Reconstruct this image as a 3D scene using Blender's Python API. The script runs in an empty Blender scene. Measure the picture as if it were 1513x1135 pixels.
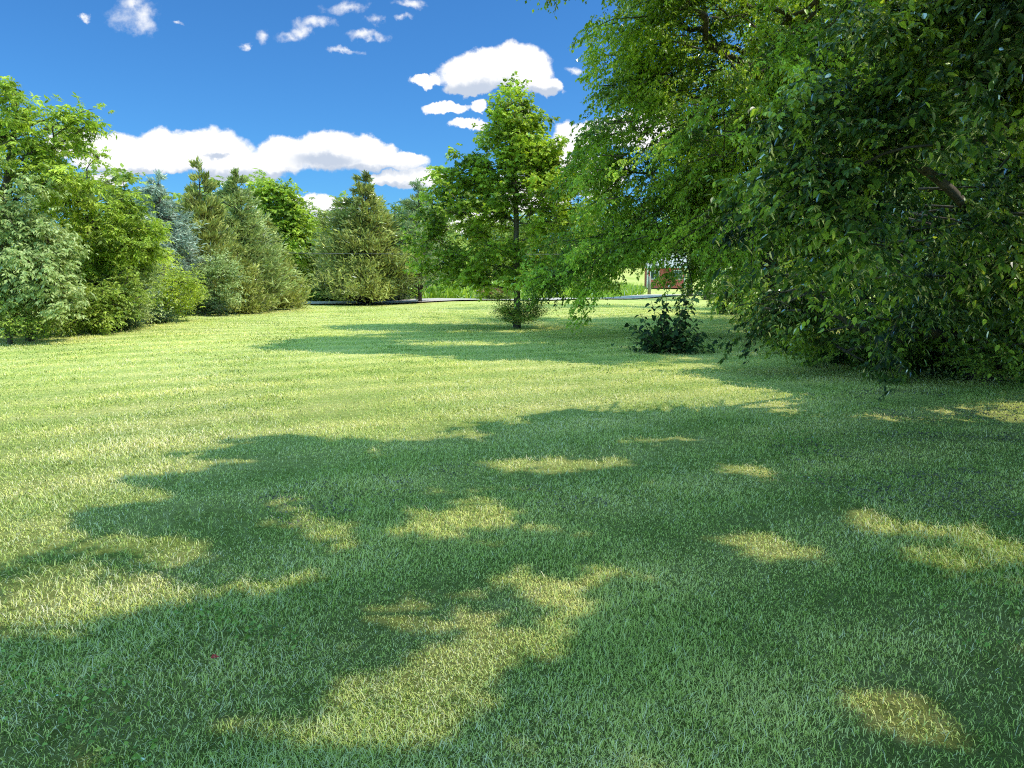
import bpy, math
import numpy as np
from math import radians as R

sc = bpy.context.scene
COL = sc.collection
UP = np.array([0., 0., 1.])

# ------------------------------------------------------------------ camera / sun numbers
FPX, CX, CY = 1100.0, 756.5, 567.5          # focal length and centre in photo pixels
PITCH = R(8.1)
EYE = np.array([0., 0., 1.6])
SUN_AZ, SUN_EL = R(96), R(54)               # azimuth from +Y towards +X
SUN = np.array([math.sin(SUN_AZ) * math.cos(SUN_EL), math.cos(SUN_AZ) * math.cos(SUN_EL), math.sin(SUN_EL)])


def ray(px, py):
    a, b = (px - CX) / FPX, -(py - CY) / FPX
    c, s = math.cos(PITCH), math.sin(PITCH)
    return np.array([a, c + b * s, -s + b * c])


def at(px, py, y):
    """point of the photo at forward distance y"""
    r = ray(px, py)
    return EYE + r * (y / r[1])


def G(px, py):
    r = ray(px, py)
    return (EYE + r * (EYE[2] / -r[2]))[:2]


def project(P):
    d = P - EYE
    c, s = math.cos(PITCH), math.sin(PITCH)
    f = d[:, 1] * c - d[:, 2] * s
    u = d[:, 1] * s + d[:, 2] * c
    f = np.where(f < .05, .05, f)
    return CX + FPX * d[:, 0] / f, CY - FPX * u / f


# ------------------------------------------------------------------ terrain
def terrain(x, y):
    x = np.asarray(x, float); y = np.asarray(y, float)
    t = np.clip((y - 66) / 60, 0, 1)
    z = 3.4 * t * t * (3 - 2 * t)
    t2 = np.clip((y - 130) / 500, 0, 1)
    z = z + 9 * t2
    m = np.clip((np.hypot(x, y) - 8) / 25, 0, 1)
    z = z + m * (.10 * np.sin(x * .21 + .7) * np.sin(y * .17 + .4) + .05 * np.sin(x * .5 + y * .31))
    return z


# ------------------------------------------------------------------ where sunlight reaches the lawn
def inpoly(x, y, poly):
    poly = np.asarray(poly)
    r = np.zeros(x.shape, bool)
    j = len(poly) - 1
    for i in range(len(poly)):
        xi, yi = poly[i]; xj, yj = poly[j]
        c = ((yi > y) != (yj > y)) & (x < (xj - xi) * (y - yi) / (yj - yi + 1e-12) + xi)
        r ^= c
        j = i
    return r


def grow(pts, k=1.48):
    p = np.array(pts); c = p.mean(0); return c + (p - c) * k


def gp(pts):
    return np.array([G(*p) for p in pts])


SHADE1 = gp([(-400, 850), (-60, 850), (0, 838), (70, 828), (165, 836), (158, 862), (110, 872), (195, 874), (205, 868), (250, 828), (380, 822), (300, 800), (180, 785), (145, 772),
             (165, 745), (235, 733), (290, 706), (350, 688), (420, 678), (330, 668), (370, 652), (450, 646), (520, 655),
             (620, 655), (690, 648), (650, 630), (720, 622), (800, 618), (870, 604), (940, 614), (1050, 604), (1150, 612),
             (1230, 618), (1170, 596), (1260, 575), (1400, 560), (1700, 560), (3200, 700), (4000, 1500), (-1500, 2200), (-800, 1100)])
SHADE2 = gp([(380, 516), (440, 500), (550, 490), (560, 483), (700, 474), (770, 470), (1200, 470), (1700, 520), (1700, 575),
             (1300, 585), (1130, 577), (1050, 562), (985, 550), (880, 546), (850, 533), (700, 532), (600, 522), (500, 522)])
HOLES = [grow(gp(h)) for h in (
    [(345, 765), (385, 745), (440, 742), (430, 770), (380, 785)],
    [(-60, 880), (60, 872), (150, 884), (130, 905), (40, 925), (-60, 950)],
    [(185, 890), (250, 868), (330, 850), (440, 846), (400, 872), (330, 905), (240, 925), (190, 915)],
    [(625, 765), (650, 735), (700, 722), (745, 722), (742, 770), (690, 785)],
    [(700, 800), (750, 778), (805, 772), (785, 806), (730, 818)],
    [(590, 892), (660, 872), (735, 870), (690, 905), (620, 912)],
    [(780, 855), (830, 835), (885, 838), (895, 862), (840, 878)],
    [(505, 1000), (560, 950), (640, 922), (710, 935), (745, 975), (785, 1010), (760, 1050), (650, 1060), (540, 1055)],
    [(745, 940), (800, 925), (860, 945), (850, 975), (790, 975)],
    [(740, 690), (790, 676), (910, 680), (905, 694), (830, 700)],
    [(560, 725), (620, 712), (610, 728)],
    [(1280, 762), (1340, 766), (1440, 788), (1513, 806), (1500, 842), (1420, 848), (1370, 812), (1300, 784)],
    [(735, 1100), (770, 1082), (850, 1100), (840, 1150), (740, 1150)],
    [(-40, 900), (40, 884), (95, 900), (80, 945), (20, 985), (-60, 1010)],
    [(1350, 705), (1395, 700), (1400, 710), (1360, 712)],
    [(890, 800), (925, 785), (935, 800)],
    [(60, 1090), (130, 1070), (200, 1120), (100, 1150)],
    [(920, 650), (1000, 640), (1010, 650), (950, 660)],
)]


def sines(P, freq, seed, n=7):
    g = np.random.default_rng(seed)
    r = np.zeros(len(P))
    for k in range(n):
        d = g.normal(size=P.shape[1]); d /= np.linalg.norm(d)
        r += np.sin(P @ d * freq * (0.6 + 1.0 * g.random()) + g.random() * 6.283)
    return r / math.sqrt(n / 2)


def shaded(x, y):
    """true where the lawn lies in tree shade"""
    w = np.stack([x, y], 1)
    x = x + .07 * sines(w, 5, 91) + .10 * sines(w, 13, 93) + .05 * sines(w, 33, 97); y = y + .06 * sines(w, 5, 92) + .06 * sines(w, 13, 94) + .04 * sines(w, 33, 98)
    st = w * np.array([.35, 1.])
    x = x + .15 * sines(st, 10, 88) + .10 * sines(st, 24, 89)
    s = inpoly(x, y, SHADE1)
    for h in HOLES:
        s &= ~inpoly(x, y, h)
    s &= ~((sines(w, 5.5, 95) + .35 * sines(w, 14, 96) > 1.25) & (w[:, 0] < 2.4))      # small extra dapples
    return s | inpoly(x, y, SHADE2)


def sun_keep(P, rng, leak=.002):
    k = (P[:, 2]) / SUN[2]
    gx, gy = P[:, 0] - SUN[0] * k, P[:, 1] - SUN[1] * k
    gx = gx + rng.normal(size=len(P)) * .035; gy = gy + rng.normal(size=len(P)) * .03
    ctrl = (gy > -1.5) & (gy < 22.5) & (gx < 11)
    return ~ctrl | shaded(gx, gy) | (rng.random(len(P)) < leak)


# ------------------------------------------------------------------ node helpers / materials
def new_mat(name):
    m = bpy.data.materials.new(name); m.use_nodes = True
    nt = m.node_tree; nt.nodes.clear()
    return m, nt, nt.nodes.new('ShaderNodeOutputMaterial')


def ND(nt, t, **kw):
    n = nt.nodes.new(t)
    for k, v in kw.items():
        if k.startswith('i_'):
            n.inputs[k[2:]].default_value = v
        elif k.startswith('n_'):
            n.inputs[int(k[2:])].default_value = v
        else:
            setattr(n, k, v)
    return n


def ramp(nt, stops, interp='LINEAR'):
    n = nt.nodes.new('ShaderNodeValToRGB'); n.color_ramp.interpolation = interp
    e = n.color_ramp.elements
    while len(e) < len(stops): e.new(.5)
    for k, (p, c) in zip(e, stops):
        k.position = p; k.color = (*c, 1)
    return n


def leaf_mat(name, c0, c1, c2, trans=.4, gloss=.04, rough=.4, tcol=(1.25, 1.2, .55), var=1.5):
    """c0..c2: dark / usual / pale leaf colour"""
    m, nt, out = new_mat(name); L = nt.links.new
    a = ND(nt, 'ShaderNodeAttribute', attribute_name='tone')
    geo = ND(nt, 'ShaderNodeNewGeometry')
    nz = ND(nt, 'ShaderNodeTexNoise', i_Scale=var, i_Detail=2.0)
    L(geo.outputs['Position'], nz.inputs['Vector'])
    ad = ND(nt, 'ShaderNodeMath', operation='MULTIPLY_ADD', n_1=.9)
    L(nz.outputs['Fac'], ad.inputs[0]); L(a.outputs['Fac'], ad.inputs[2])
    sb = ND(nt, 'ShaderNodeMath', operation='SUBTRACT', n_1=.45, use_clamp=True)
    L(ad.outputs[0], sb.inputs[0])
    rp = ramp(nt, [(0, c0), (.5, c1), (1, c2)])
    L(sb.outputs[0], rp.inputs[0])
    d = ND(nt, 'ShaderNodeBsdfDiffuse'); L(rp.outputs[0], d.inputs['Color'])
    tm = ND(nt, 'ShaderNodeVectorMath', operation='MULTIPLY', n_1=tcol); L(rp.outputs[0], tm.inputs[0])
    t = ND(nt, 'ShaderNodeBsdfTranslucent'); L(tm.outputs[0], t.inputs['Color'])
    mx = ND(nt, 'ShaderNodeMixShader', n_0=trans); L(d.outputs[0], mx.inputs[1]); L(t.outputs[0], mx.inputs[2])
    g = ND(nt, 'ShaderNodeBsdfGlossy', i_Color=(1, 1, 1, 1), i_Roughness=rough)
    lw = ND(nt, 'ShaderNodeFresnel', i_IOR=1.4)
    mg = ND(nt, 'ShaderNodeMath', operation='MULTIPLY', n_1=gloss / .04 * .5); L(lw.outputs[0], mg.inputs[0])
    m2 = ND(nt, 'ShaderNodeMixShader'); L(mg.outputs[0], m2.inputs[0]); L(mx.outputs[0], m2.inputs[1]); L(g.outputs[0], m2.inputs[2])
    L(m2.outputs[0], out.inputs[0])
    return m


def rough_mat(name, c0, c1, scale=6, rough=.9, bump=.3, stretch=(1, 1, 1), detail=6):
    m, nt, out = new_mat(name); L = nt.links.new
    geo = ND(nt, 'ShaderNodeNewGeometry')
    mp = ND(nt, 'ShaderNodeVectorMath', operation='MULTIPLY', n_1=stretch); L(geo.outputs['Position'], mp.inputs[0])
    nz = ND(nt, 'ShaderNodeTexNoise', i_Scale=scale, i_Detail=detail, i_Roughness=.65); L(mp.outputs[0], nz.inputs['Vector'])
    rp = ramp(nt, [(.3, c0), (.7, c1)]); L(nz.outputs['Fac'], rp.inputs[0])
    b = ND(nt, 'ShaderNodeBsdfPrincipled', i_Roughness=rough)
    L(rp.outputs[0], b.inputs['Base Color'])
    bp = ND(nt, 'ShaderNodeBump', i_Strength=bump, i_Distance=.05); L(nz.outputs['Fac'], bp.inputs['Height'])
    L(bp.outputs[0], b.inputs['Normal'])
    L(b.outputs[0], out.inputs[0])
    return m


M = {}
M['maple'] = leaf_mat('maple_leaf', (.09, .15, .016), (.36, .50, .042), (.64, .78, .10), .44)
M['elm'] = leaf_mat('elm_leaf', (.045, .090, .015), (.30, .46, .038), (.70, .86, .11), .44, gloss=.04)
M['near'] = leaf_mat('glossy_leaf', (.011, .030, .010), (.085, .16, .024), (.52, .66, .08), .42, gloss=.045, rough=.35)
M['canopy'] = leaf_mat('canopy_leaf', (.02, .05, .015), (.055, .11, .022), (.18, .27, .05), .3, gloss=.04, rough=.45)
M['walnut'] = leaf_mat('pinnate_leaf', (.10, .165, .018), (.41, .55, .055), (.68, .80, .12), .44)
M['pale'] = leaf_mat('pale_leaf', (.12, .19, .06), (.35, .44, .15), (.60, .67, .32), .35)
M['lime'] = leaf_mat('lime_leaf', (.17, .24, .02), (.50, .60, .055), (.70, .78, .11), .45)
M['shrub'] = leaf_mat('shrub_leaf', (.07, .13, .02), (.26, .36, .05), (.50, .60, .10), .42)
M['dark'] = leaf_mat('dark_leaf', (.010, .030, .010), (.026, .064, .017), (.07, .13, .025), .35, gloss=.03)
M['cedar'] = leaf_mat('cedar_spray', (.10, .115, .024), (.37, .40, .10), (.66, .66, .20), .25, tcol=(1.1, 1.05, .6))
M['cedar_green'] = leaf_mat('cedar_green_spray', (.10, .135, .04), (.36, .43, .135), (.60, .66, .26), .25, tcol=(1.1, 1.05, .6))
M['spruce'] = leaf_mat('blue_spruce_needle', (.12, .17, .13), (.36, .45, .35), (.62, .70, .58), .15, tcol=(1, 1, .9))
M['pine'] = leaf_mat('pine_needle', (0.173, 0.227, 0.097), (0.372, 0.456, 0.204), (0.576, 0.648, 0.324), .2, tcol=(1, 1, .7))
M['far'] = leaf_mat('far_leaf', (.12, .19, .035), (.32, .43, .08), (.50, .60, .14), .4, var=.5)
M['meadow'] = leaf_mat('meadow_leaf', (0.224, 0.350, 0.035), (0.364, 0.532, 0.070), (0.560, 0.700, 0.112), .4)
M['flower'] = leaf_mat('dusty_red_flower', (.22, .10, .06), (.33, .17, .09), (.42, .25, .14), .3)
M['bark'] = rough_mat('bark', (.035, .028, .02), (.13, .105, .08), 14, .95, .6, (1, 1, .25))
M['bark_grey'] = rough_mat('bark_grey', (.07, .06, .048), (.22, .19, .15), 14, .95, .6, (1, 1, .25))


# ------------------------------------------------------------------ object helpers
def tag(o, label=None, cat=None, group=None, kind=None):
    for k, v in (('label', label), ('category', cat), ('group', group), ('kind', kind)):
        if v: o[k] = v
    return o


def empty(name, loc):
    o = bpy.data.objects.new(name, None); COL.objects.link(o)
    o.location = tuple(float(v) for v in loc); o.empty_display_size = .3
    return o


def mesh_np(name, V, faces_sizes, loops, mat, tone=None, parent=None, smooth=False):
    me = bpy.data.meshes.new(name)
    V = np.asarray(V, np.float32)
    loc = np.zeros(3)
    if parent is not None:
        loc = np.array(parent.location)
        V = V - loc.astype(np.float32)
    me.vertices.add(len(V)); me.vertices.foreach_set('co', V.ravel())
    fs = np.asarray(faces_sizes, np.int32)
    me.loops.add(len(loops)); me.loops.foreach_set('vertex_index', np.asarray(loops, np.int32))
    me.polygons.add(len(fs))
    st = np.concatenate([[0], np.cumsum(fs)[:-1]]).astype(np.int32)
    me.polygons.foreach_set('loop_start', st)
    me.polygons.foreach_set('use_smooth', np.full(len(fs), smooth))
    if tone is not None:
        a = me.attributes.new('tone', 'FLOAT', 'POINT'); a.data.foreach_set('value', np.asarray(tone, np.float32))
    me.update(calc_edges=True)
    if mat: me.materials.append(mat)
    o = bpy.data.objects.new(name, me); COL.objects.link(o)
    if parent is not None: o.parent = parent
    return o


def norm(v):
    return v / (np.linalg.norm(v, axis=-1, keepdims=True) + 1e-9)


def leaf_arrays(P, D, N, L, W, rng, shape='diamond', fold=.25, curl=.15, tone=None):
    """leaves as folded blades. returns V, sizes, loops, tone"""
    n = len(P)
    D = norm(D); S = norm(np.cross(D, N)); N = np.cross(S, D)
    L = np.broadcast_to(L, (n,))[:, None]; W = np.broadcast_to(W, (n,))[:, None]
    if shape == 'diamond':
        pts = [(0, 0, 0), (.42, .5, fold * .5), (1, 0, -curl), (.42, -.5, fold * .5)]
        fc = [(0, 1, 2), (0, 2, 3)]
    elif shape == 'ovate':
        pts = [(0, 0, 0), (.22, .42, fold * .42), (.58, .40, fold * .4 - curl * .3), (1, 0, -curl), (.58, -.40, fold * .4 - curl * .3), (.22, -.42, fold * .42)]
        fc = [(0, 1, 2, 3), (0, 3, 4, 5)]
    elif shape == 'heart':
        pts = [(0, 0, 0), (-.08, .28, .05), (.12, .48, fold * .4), (.5, .40, fold * .3 - curl * .3), (1, 0, -curl),
               (.5, -.40, fold * .3 - curl * .3), (.12, -.48, fold * .4), (-.08, -.28, .05), (.5, 0, -curl * .15)]
        fc = [(0, 1, 2, 3, 8), (8, 3, 4), (8, 4, 5), (0, 8, 5, 6, 7)]
    k = len(pts)
    V = np.empty((n, k, 3))
    for i, (a, b, c) in enumerate(pts):
        V[:, i] = P + D * L * a + S * W * b + N * (W * c if i else 0)
    if shape == 'diamond' or True:
        pass
    base = (np.arange(n) * k)[:, None]
    loops = (base + np.array([v for f in fc for v in f])[None, :]).ravel()
    sizes = np.tile([len(f) for f in fc], n)
    if tone is None: tone = rng.random(n)
    return V.reshape(-1, 3), sizes, loops, np.repeat(tone, k)


class Tubes:
    def __init__(s): s.V, s.F, s.L, s.n = [], [], [], 0

    def add(s, pts, rad, sides=6):
        pts = np.asarray(pts, float); m = len(pts)
        rad = np.broadcast_to(rad, (m,))
        T = norm(np.gradient(pts, axis=0))
        ref = np.array([0.3, .9, .1]) if abs(T[0, 2]) > .7 else UP
        A = norm(np.cross(T, ref)); B = np.cross(T, A)
        th = np.arange(sides) * 2 * math.pi / sides
        ring = pts[:, None] + rad[:, None, None] * (A[:, None] * np.cos(th)[None, :, None] + B[:, None] * np.sin(th)[None, :, None])
        s.V.append(ring.reshape(-1, 3))
        i = np.arange(m - 1)[:, None] * sides; j = np.arange(sides)[None, :]; j2 = (j + 1) % sides
        q = np.stack([i + j, i + j2, i + sides + j2, i + sides + j], -1).reshape(-1)
        s.L.append(q + s.n); s.F.append(np.full((m - 1) * sides, 4))
        s.L.append(np.arange(sides)[::-1] + s.n); s.F.append([sides])
        s.L.append(np.arange(sides) + s.n + (m - 1) * sides); s.F.append([sides])
        s.n += m * sides

    def build(s, name, mat, parent=None):
        return mesh_np(name, np.concatenate(s.V), np.concatenate(s.F), np.concatenate(s.L), mat, parent=parent, smooth=True)


def rand_unit(rng, n):
    return norm(rng.normal(size=(n, 3)))


def blob(px, py, y, rx, ry=None, rd=None):
    """a lump of crown: photo centre, forward distance, radii in photo pixels (rd in metres)"""
    ry = ry or rx
    c = at(px, py, y); k = y / FPX
    return (c, np.array([rx * k, rd or rx * k, ry * k]))


def sample_blobs(blobs, n, rng, shell=2.4, gapf=None, gap=-9):
    w = np.array([np.prod(b[1]) ** .72 for b in blobs]); w /= w.sum()
    out = []
    while sum(len(o) for o in out) < n:
        i = rng.choice(len(blobs), n, p=w)
        c = np.array([b[0] for b in blobs])[i]; r = np.array([b[1] for b in blobs])[i]
        P = c + rand_unit(rng, n) * r * (rng.random((n, 1)) ** (1 / shell))
        P = P[P[:, 2] > .15]
        if gapf: P = P[sines(P * np.array([.55, .55, 1.7]), gapf, 17) > gap]
        out.append(P)
    return np.concatenate(out)[:n]


def connect(root_pts, clusters, tb_trunk, tb_br, r0, rng, sag=.0, minr=.008):
    """grow a limb to each cluster from the nearest limb below/inside it"""
    nodes = [np.array(p) for p in root_pts]; par = list(range(-1, len(root_pts) - 1))
    nroot = len(nodes)
    axis = np.array(root_pts)
    d0 = np.min(np.linalg.norm(clusters[:, None] - axis[None], axis=2), axis=1)
    order = np.argsort(d0)
    A = np.empty((nroot + len(clusters), 3)); A[:nroot] = axis; cnt = nroot
    depth = np.zeros(nroot + len(clusters)); par = np.full(nroot + len(clusters), -1)
    par[1:nroot] = np.arange(nroot - 1)
    for ci in order:
        p = clusters[ci]
        v = p - A[:cnt]
        dist = np.linalg.norm(v, axis=1)
        cost = dist + 1.0 * np.maximum(0, -v[:, 2]) + .12 * depth[:cnt] + np.where(np.arange(cnt) < 1, 1e3, 0)
        k = int(np.argmin(cost))
        A[cnt] = p; par[cnt] = k; depth[cnt] = depth[k] + dist[k]; cnt += 1
    load = np.ones(cnt); load[:nroot] = 0
    for i in range(cnt - 1, 0, -1):
        if par[i] >= 0: load[par[i]] += load[i]
    rad = np.maximum(minr, r0 * (load / max(load[0], 1)) ** .48)
    tr = np.maximum(rad[:nroot], minr)
    tr[0] = r0 * 1.35
    fine = np.linspace(0, nroot - 1, nroot * 3)
    tp = np.stack([np.interp(fine, np.arange(nroot), axis[:, k]) for k in range(3)], 1)
    trr = np.interp(fine, np.arange(nroot), tr)
    tb_trunk.add(tp, trr, 10)
    for i in range(nroot, cnt):
        k = par[i]; a, b = A[k], A[i]
        d = b - a; ln = np.linalg.norm(d)
        mid = (a + b) / 2 + UP * ln * .12 + rng.normal(size=3) * ln * .07
        t = np.linspace(0, 1, 5)[:, None]
        pts = a * (1 - t) ** 2 + 2 * mid * t * (1 - t) + b * t * t
        ra = min(rad[i] * 1.25, rad[k])
        tb_br.add(pts, np.linspace(ra, rad[i] * .8, 5), 5 if rad[i] > .02 else 4)


def shoots_to_leaves(S, D, ln, k, L, W, rng, droop, side=.8, hang=.35, nrm_up=1.0, fwd=.5, jit=.25, pinnate=False):
    """S,D (n,3) start/direction of leafy shoots of length ln, k leaves each"""
    n = len(S)
    t = (np.linspace(.08, 1, k)[None] + rng.normal(size=(n, k)) * .03)[..., None]
    ln = np.broadcast_to(ln, (n,))[:, None, None]
    P = S[:, None] + D[:, None] * ln * t - UP * (droop * ln * t * t)
    T = norm(D[:, None] - UP * 2 * droop * t)
    sd = norm(np.cross(T, UP + .35 * rng.normal(size=(n, 1, 3))))
    sg = np.where(np.arange(k) % 2, 1., -1.)[None, :, None]
    if pinnate: P = P[:, (np.arange(k) // 2) * 2]
    ld = norm(T * fwd + sd * sg * side - UP * hang + rng.normal(size=(n, k, 3)) * jit)
    nn = norm(UP * nrm_up + SUN * .3 + rng.normal(size=(n, k, 3)) * .45)
    P, ld, nn = P.reshape(-1, 3), ld.reshape(-1, 3), nn.reshape(-1, 3)
    sc_ = rng.uniform(.5, 1.3, len(P))
    return P, ld, nn, L * sc_, W * sc_


def broadleaf(name, label, cat, base, trunk, blobs, mat, seed, ncl=120, spc=10, k=9, cr=.45, slen=.5, L=.09, W=.05, droop=.3,
              r0=.14, group=None, bark='bark', mask=False, shape='diamond', hang=.35, side=.8, gapf=None, gap=-9, shell=2.4,
              pinnate=False, upb=.15, extra=None, tmin=0, twigs=False, clear=None, bough=0., bdrop=.35):
    rng = np.random.default_rng(seed)
    root = empty(name, base); tag(root, label, cat, group)
    C = sample_blobs(blobs, ncl, rng, shell, gapf, gap)
    if extra is not None: C = np.concatenate([C, extra])
    if clear is not None: C = C[clear(C)]
    tb, br = Tubes(), Tubes()
    conC = C
    if mask:
        conC = C[sun_keep(C, rng, .0)]
    connect(trunk, conC, tb, br, r0, rng)
    tb.build('trunk', M[bark], root)
    ax = np.mean([b[0] for b in blobs], axis=0) if extra is None else np.mean(C, axis=0)
    n = len(C)
    cl_tone = rng.normal(size=n) * .2
    idx = np.repeat(np.arange(n), spc)
    if bough:
        o_ = (C - ax) * np.array([1, 1, .25])
        A = norm(norm(o_) * .9 + rng.normal(size=(n, 3)) * np.array([.55, .55, .22]) + UP * (upb + .1))
        bl = bough * rng.uniform(.6, 1.25, n)
        tt = rng.random(n * spc) ** .8
        q = tt - .25
        S = C[idx] + A[idx] * (bl[idx] * q)[:, None] - UP * (bdrop * bl[idx] * q * np.abs(q))[:, None] + rng.normal(size=(n * spc, 3)) * np.array([.12, .12, .12])
        tq = np.linspace(0, 1, 5) - .25
        for c_, a_, b_ in zip(C, A, bl):
            if mask and not sun_keep(c_[None] + a_ * b_ * .4, rng, 0)[0]: continue
            if clear is not None and not clear(c_[None] + a_ * b_ * .5)[0]: continue
            br.add(c_ + a_ * (b_ * tq)[:, None] - UP * (bdrop * b_ * tq * np.abs(tq))[:, None], [.016, .014, .011, .007, .003], 4)
    else:
        S = C[idx] + rng.normal(size=(n * spc, 3)) * cr * np.array([.75, .75, .26])
    out = norm((S - ax) * np.array([1, 1, .4]))
    D = norm(out * .9 + rand_unit(rng, len(S)) * np.array([.9, .9, .5]) + UP * upb)
    ln = slen * rng.uniform(.5, 1.3, len(S))
    if bough:
        lat = norm(np.cross(A, UP))[idx] * np.where(rng.random(n * spc) < .5, -1., 1.)[:, None]
        D = norm(lat * .7 + A[idx] * .65 + rng.normal(size=(n * spc, 3)) * np.array([.35, .35, .38]) - UP * (bdrop * .5 * np.clip(q, 0, 1))[:, None])
        ln = ln * (1.15 - .75 * tt)
    P, ld, nn, l, w = shoots_to_leaves(S, D, ln, k, L, W, rng, droop, hang=hang, side=side, pinnate=pinnate)
    tone = np.clip(rng.normal(.5, .17, len(P)) + np.repeat(cl_tone[idx], k), 0, 1)
    keep = P[:, 2] > terrain(P[:, 0], P[:, 1]) + .02
    if mask: keep &= sun_keep(P, rng)
    if clear is not None: keep &= clear(P)
    P, ld, nn, l, w, tone = P[keep], ld[keep], nn[keep], l[keep], w[keep], tone[keep]
    if twigs:
        kk = rng.random(len(S)) < twigs
        if mask: kk &= sun_keep(S, rng)
        if clear is not None: kk &= clear(S)
        t = np.linspace(0, 1, 4)[:, None]
        for s0, d0, l0 in zip(S[kk], D[kk], ln[kk]):
            br.add(s0 + d0 * l0 * t - UP * droop * l0 * t * t, [.006, .005, .004, .002], 3)
    br.build('branches', M[bark], root)
    V, fs, lo, tn = leaf_arrays(P, ld, nn, l, w, rng, shape, tone=tone)
    mesh_np('crown', V, fs, lo, M[mat], tn, root)
    return root


def line_trunk(base, top, n=6, wob=.05, seed=0):
    g = np.random.default_rng(seed)
    t = np.linspace(0, 1, n)[:, None]
    p = np.array(base) * (1 - t) + np.array(top) * t
    p[1:-1] += g.normal(size=(n - 2, 3)) * wob * np.array([1, 1, .2])
    return p


def ground_at(px, y):
    p = at(px, 400, y); return np.array([p[0], y, float(terrain(p[0], y))])


def conifer(name, label, px, top_py, y, half_px, mat, seed, group=None, n_br=260, sprays=70, L=.26, W=.07, up=.7, prof=.85, low=.05,
            bark='bark', ragged=.3, hang=0., leader=.04, cat='conifer tree', clr=.33, base=None):
    rng = np.random.default_rng(seed)
    base = ground_at(px, y) if base is None else base
    top = at(px, top_py, y)
    H = top[2] - base[2]; Rm = half_px * y / FPX
    root = empty(name, base); tag(root, label, cat, group)
    tb = Tubes()
    tb.add([base + UP * (H * t) for t in np.linspace(0, 1, 6)], np.linspace(.035 * H / 2, .01, 6), 8)
    tb.build('trunk', M[bark], root)
    h = low + (1 - low) * (1 - np.sqrt(rng.random(n_br))) ** 1.0
    h = np.clip(h, low, .985)
    az = rng.random(n_br) * 6.283
    lump = 1 + ragged * sines(np.stack([np.cos(az) * 2, np.sin(az) * 2, h * 7], 1), 1.5, seed + 5)*.75 + rng.normal(size=n_br) * .2
    rr = Rm * ((1 - h) ** prof) * np.clip(lump, .35, 1.6) * np.clip((h + .12) / .25, .6, 1)
    rr *= rng.uniform(.45, 1, n_br) ** .5
    out = np.stack([np.cos(az), np.sin(az), 0 * az], 1)
    tips = base + out * rr[:, None] + UP * (H * h)[:, None]
    br = Tubes()
    for a, t_, r_ in zip(out, tips, rr):
        s0 = t_ - a * r_ - UP * r_ * (.55 if up > .3 else -.05)
        if s0[2] < base[2] + .1: s0[2] = base[2] + .1
        br.add([s0, (s0 + t_) / 2 - UP * .05, t_], [.025, .018, .006], 3)
    br.build('branches', M[bark], root)
    n = n_br * sprays
    i = np.repeat(np.arange(n_br), sprays)
    u = rng.random(n) ** .7
    P = tips[i] - out[i] * (rr[i] * (1 - u) * .8)[:, None]
    spread = clr * (.5 + .5 * Rm / 1.8) * np.clip(1.15 - h[i], .3, 1)
    P = P + rng.normal(size=(n, 3)) * spread[:, None] * np.array([.6, .6, .5])
    D = norm(out[i] * .75 + UP * (up - hang * 1.2) + rng.normal(size=(n, 3)) * .45)
    nn = norm(out[i] * .6 + UP * .6 + rng.normal(size=(n, 3)) * .5)
    nl = int(60)
    LP = base + UP * (H * (1 - leader * rng.random(nl) * 2))[:, None] + rng.normal(size=(nl, 3)) * .05
    P = np.concatenate([P, LP]); D = np.concatenate([D, norm(rng.normal(size=(nl, 3)) * .35 + UP)]); nn = np.concatenate([nn, rand_unit(rng, nl)])
    tone = np.clip(rng.normal(.5, .18, len(P)) + np.concatenate([np.repeat(rng.normal(size=n_br) * .13, sprays), np.zeros(nl)]), 0, 1)
    k = P[:, 2] > base[2] + .05
    s_ = rng.uniform(.6, 1.3, len(P))
    V, fs, lo, tn = leaf_arrays(P[k], D[k], nn[k], (L * s_)[k], (W * s_)[k], rng, tone=tone[k], fold=.3)
    mesh_np('crown', V, fs, lo, M[mat], tn, root)
    return root


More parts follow.
